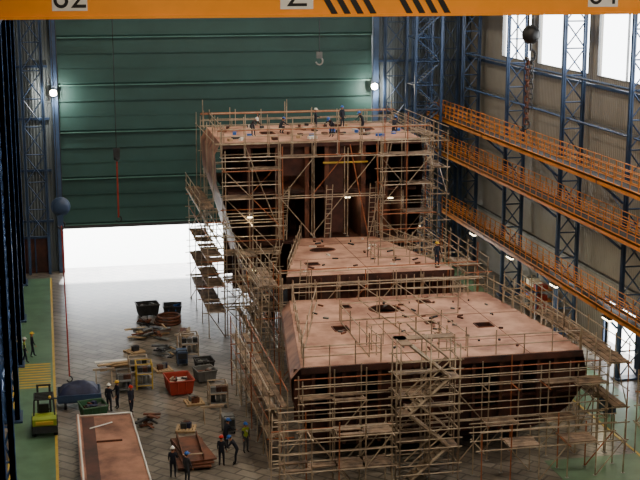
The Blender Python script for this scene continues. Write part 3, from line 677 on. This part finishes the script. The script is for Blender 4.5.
# ---------------------------------------------------------------- people
def worker(pos,rot=0,bend=0,arms=(10,-5),elbow=(15,25),stride=0,crouch=0,suit=NAVY,vest=None,helmet=HW,out=0):
    def rx(v,a): return Matrix.Rotation(a,3,'X')@v
    hz=.95-crouch; b=math.radians(bend)
    pel=Vector((0,.25*bend/90+.12*(crouch>0),hz)); 
    up=lambda x,y,z: pel+rx(Vector((x,y,z-.95)),b)
    V=[];E=[];RAD=[];L=[]
    def v(p,r): V.append(Vector(p));RAD.append(r);return len(V)-1
    def e(a,c,l): E.append((a,c));L.append(l)
    p0=v(pel,(.155,.115));s1=v(up(0,0,1.14),(.14,.105));s2=v(up(0,0,1.36),(.165,.12));nk=v(up(0,0,1.5),(.06,.06))
    h1=v(up(0,-.02,1.575),(.07,.08));h2=v(up(0,-.02,1.66),(.085,.1));h3=v(up(0,-.01,1.73),(.06,.07))
    e(p0,s1,'torso');e(s1,s2,'torso');e(s2,nk,'neck');e(nk,h1,'head');e(h1,h2,'head');e(h2,h3,'head')
    hands=[]
    for i,sx in enumerate((-1,1)):
        sh=v(up(sx*.18,0,1.43),(.062,.062)); A=math.radians(arms[i]); B=A+math.radians(elbow[i]); S0=V[sh]
        ox=sx*math.sin(math.radians(8+out)); d1=Vector((ox,-math.sin(A),-math.cos(A))).normalized(); el=v(S0+d1*.29,(.045,.045))
        d2=Vector((ox*.4,-math.sin(B),-math.cos(B))).normalized(); wr=v(V[el]+d2*.25,(.03,.03)); ha=v(V[wr]+d2*.07,(.036,.022))
        e(s2,sh,'torso');e(sh,el,'arm');e(el,wr,'arm');e(wr,ha,'hand'); hands.append((V[ha].copy(),d2,sx))
        st=stride*sx; hp=v(pel+Vector((sx*.095,0,-.06)),(.095,.1))
        if crouch>0:
            kn=v(pel+Vector((sx*.16,-.36,-.06+ (.12 if crouch>.4 else 0))),(.066,.066)); an=v(Vector((sx*.15,pel.y-.12,.1)),(.045,.045))
        else:
            an=v(Vector((sx*.12,st,.1)),(.045,.045)); kp=(pel+V[an])/2; kn=v(Vector((sx*.11,kp.y*.8-.04,.51)),(.066,.066))
        to=v(V[an]+Vector((sx*.015,-.16,-.055)),(.042,.036))
        e(p0,hp,'leg');e(hp,kn,'leg');e(kn,an,'leg');e(an,to,'boot')
    me=bpy.data.meshes.new('sk'); me.from_pydata([tuple(q) for q in V],E,[]); ob=bpy.data.objects.new('sk',me); S.collection.objects.link(ob)
    mo=ob.modifiers.new('s','SKIN'); 
    for i,d in enumerate(me.skin_vertices[0].data): d.radius=RAD[i]; d.use_root=(i==0)
    sd=ob.modifiers.new('d','SUBSURF'); sd.levels=1
    dg=bpy.context.evaluated_depsgraph_get(); ev=ob.evaluated_get(dg); em=ev.to_mesh()
    vs=[q.co.copy() for q in em.vertices]; fs=[tuple(q.vertices) for q in em.polygons]; ev.to_mesh_clear()
    bpy.data.objects.remove(ob); bpy.data.meshes.remove(me)
    m=M(); groups={}
    for f in fs:
        c=sum((vs[i] for i in f),Vector())/len(f); best=None
        for (a,c2),l in zip(E,L):
            A_,B_=V[a],V[c2]; d=B_-A_; t=max(0,min(1,(c-A_).dot(d)/d.length_squared)); dist=(c-(A_+d*t)).length-RAD[a][0]*.6
            if best is None or dist<best[0]: best=(dist,l,t,a)
        l=best[1]; zz=(rx(c-pel,-b)).z+.95
        mt={'torso':vest or suit,'neck':SKIN if zz>1.5 else (vest or suit),'head':SKIN,'arm':suit,'hand':SKIN,'leg':suit,'boot':BLACK}[l]
        if l=='torso' and vest and (1.1<zz<1.16 or 1.26<zz<1.31): mt=REFL
        if l=='torso' and zz<.93: mt=suit
        if l=='leg' and c.z<.14: mt=BLACK
        groups.setdefault(mt,[]).append(f)
    m.v+=[tuple(q) for q in vs]
    for mt,ff in groups.items():
        if mt not in m.mats: m.mats.append(mt)
        k=m.mats.index(mt)
        for f in ff: m.f.append(list(f)); m.mi.append(k); m.sm.append(True)
    for hc,d,sx in hands:
        side=Vector((0,1,0)) if abs(d.y)<.8 else Vector((1,0,0)); side=(side-d*side.dot(d)).normalized(); palm=d.cross(side)*(-sx)
        for k,ln in enumerate((.068,.08,.074,.058)):
            b0=hc+d*.02+side*(-.027+.018*k); b1=b0+d*ln*.55+palm*-.008; b2=b1+d*ln*.35+palm*-.03
            m.tube(b0,b1,.009,SKIN,6,r2=.008); m.tube(b1,b2,.008,SKIN,6,r2=.006)
        t0=hc-side*.03; m.tube(t0,t0-side*.025+d*.03,.011,SKIN,6,r2=.009); m.tube(t0-side*.025+d*.03,t0-side*.025+d*.055,.009,SKIN,6,r2=.007)
    q=M()
    q.tube((0,-.105,1.675),(0,-.135,1.635),.008,SKIN,6,r2=.016); q.box((-.025,-.112,1.598),(.025,-.104,1.606),HR)
    for s in (-1,1): q.ball((s*.032,-.105,1.672),.011,WHITE,nu=6,nv=4); q.ball((s*.032,-.114,1.672),.006,BLACK,nu=6,nv=4); q.ball((s*.09,-.005,1.655),.026,SKIN,(.4,.8,1.2),nu=8,nv=5)
    q.ball((0,.012,1.68),.105,HAIR,(.93,1,.95),nu=12,nv=6)
    q.ball((0,-.01,1.70),.128,helmet,(.95,1.1,.95),half=True,nu=16,nv=6); q.ring((0,-.01,1.70),.128,.014,helmet,n=16,k=5)
    q.obox((0,-.165,1.70),(.16,.07,.014),0,helmet); q.obox((0,-.01,1.822),(.03,.2,.014),0,helmet)
    for i,mt in enumerate(q.mats):
        fsi=[f for f,k in zip(q.f,q.mi) if k==i]; idx=sorted({a for f in fsi for a in f}); mp={a:n for n,a in enumerate(idx)}
        m.add([up(*q.v[a]) for a in idx],[tuple(mp[a] for a in f) for f in fsi],mt,True)
    zmin=min(p[2] for p in m.v); Rz=Matrix.Rotation(rot,3,'Z')
    m.v=[tuple(Rz@Vector((p[0],p[1],p[2]-zmin))+Vector(pos)) for p in m.v]
    m.obj('worker')
worker((2.95,76.6,0),2.6,arms=(5,-5),suit=NAVY,helmet=HW)
worker((3.5,77.1,0),-1.2,arms=(20,10),elbow=(60,20),suit=NAVY,helmet=HY)
worker((4.25,76.0,0),.5,stride=.16,arms=(20,-15),suit=NAVY,helmet=HR)
worker((5.75,65.3,0),2.9,suit=NAVY,helmet=HW,arms=(15,5),elbow=(50,40))
worker((6.4,64.4,0),2.2,suit=GREYC,helmet=HB)
worker((-2.2,87.8,0),1.5,stride=.15,suit=NAVY,vest=VEST,helmet=HW)
worker((-1.7,89.0,0),1.8,stride=-.15,suit=NAVY,helmet=HY)
worker((9.1,69.0,0),2.0,suit=NAVY,helmet=HB,arms=(40,30),elbow=(30,30),bend=15)
worker((8.5,66.4,0),2.8,suit=NAVY,helmet=HR,arms=(10,10))
worker((9.3,66.6,0),-1.8,suit=NAVY,helmet=HB,bend=35,arms=(30,40))
worker((10.1,68.2,0),.4,suit=GREYC,vest=VEST,helmet=HB,arms=(10,-10))
worker((15.2,96.6,14),.5,bend=55,arms=(50,45),suit=GREYC,helmet=HW)
worker((17.6,97.8,14),2.0,suit=NAVY,helmet=HB,crouch=.45,bend=30,arms=(50,40))
worker((20.4,98.5,14),1.2,suit=NAVY,helmet=HW,arms=(20,10),elbow=(70,60))
worker((20.9,95.0,14),-.8,suit=NAVY,helmet=HB,bend=50,arms=(55,40))
worker((22.8,99.8,14),.3,suit=NAVY,helmet=HB)
worker((23.6,96.4,14),-1.4,suit=NAVY,helmet=HB,bend=25,arms=(40,30))
worker((26.2,96.5,14),2.4,suit=NAVY,helmet=HB,crouch=.45,bend=30,arms=(50,40))
worker((25.2,81.6,6.8),.3,suit=NAVY,helmet=HY,arms=(20,10))
# ---------------------------------------------------------------- daylight
w=bpy.data.worlds.new('daylight'); S.world=w; w.use_nodes=True
bg=w.node_tree.nodes['Background']; bg.inputs['Color'].default_value=(.94,.97,1,1); bg.inputs['Strength'].default_value=9
sl=bpy.data.lights.new('sun','SUN'); sl.energy=26; sl.angle=math.radians(6); so=bpy.data.objects.new('sun',sl); S.collection.objects.link(so)
so.rotation_euler=Vector((-.12,-1,-.8)).to_track_quat('-Z','Y').to_euler()
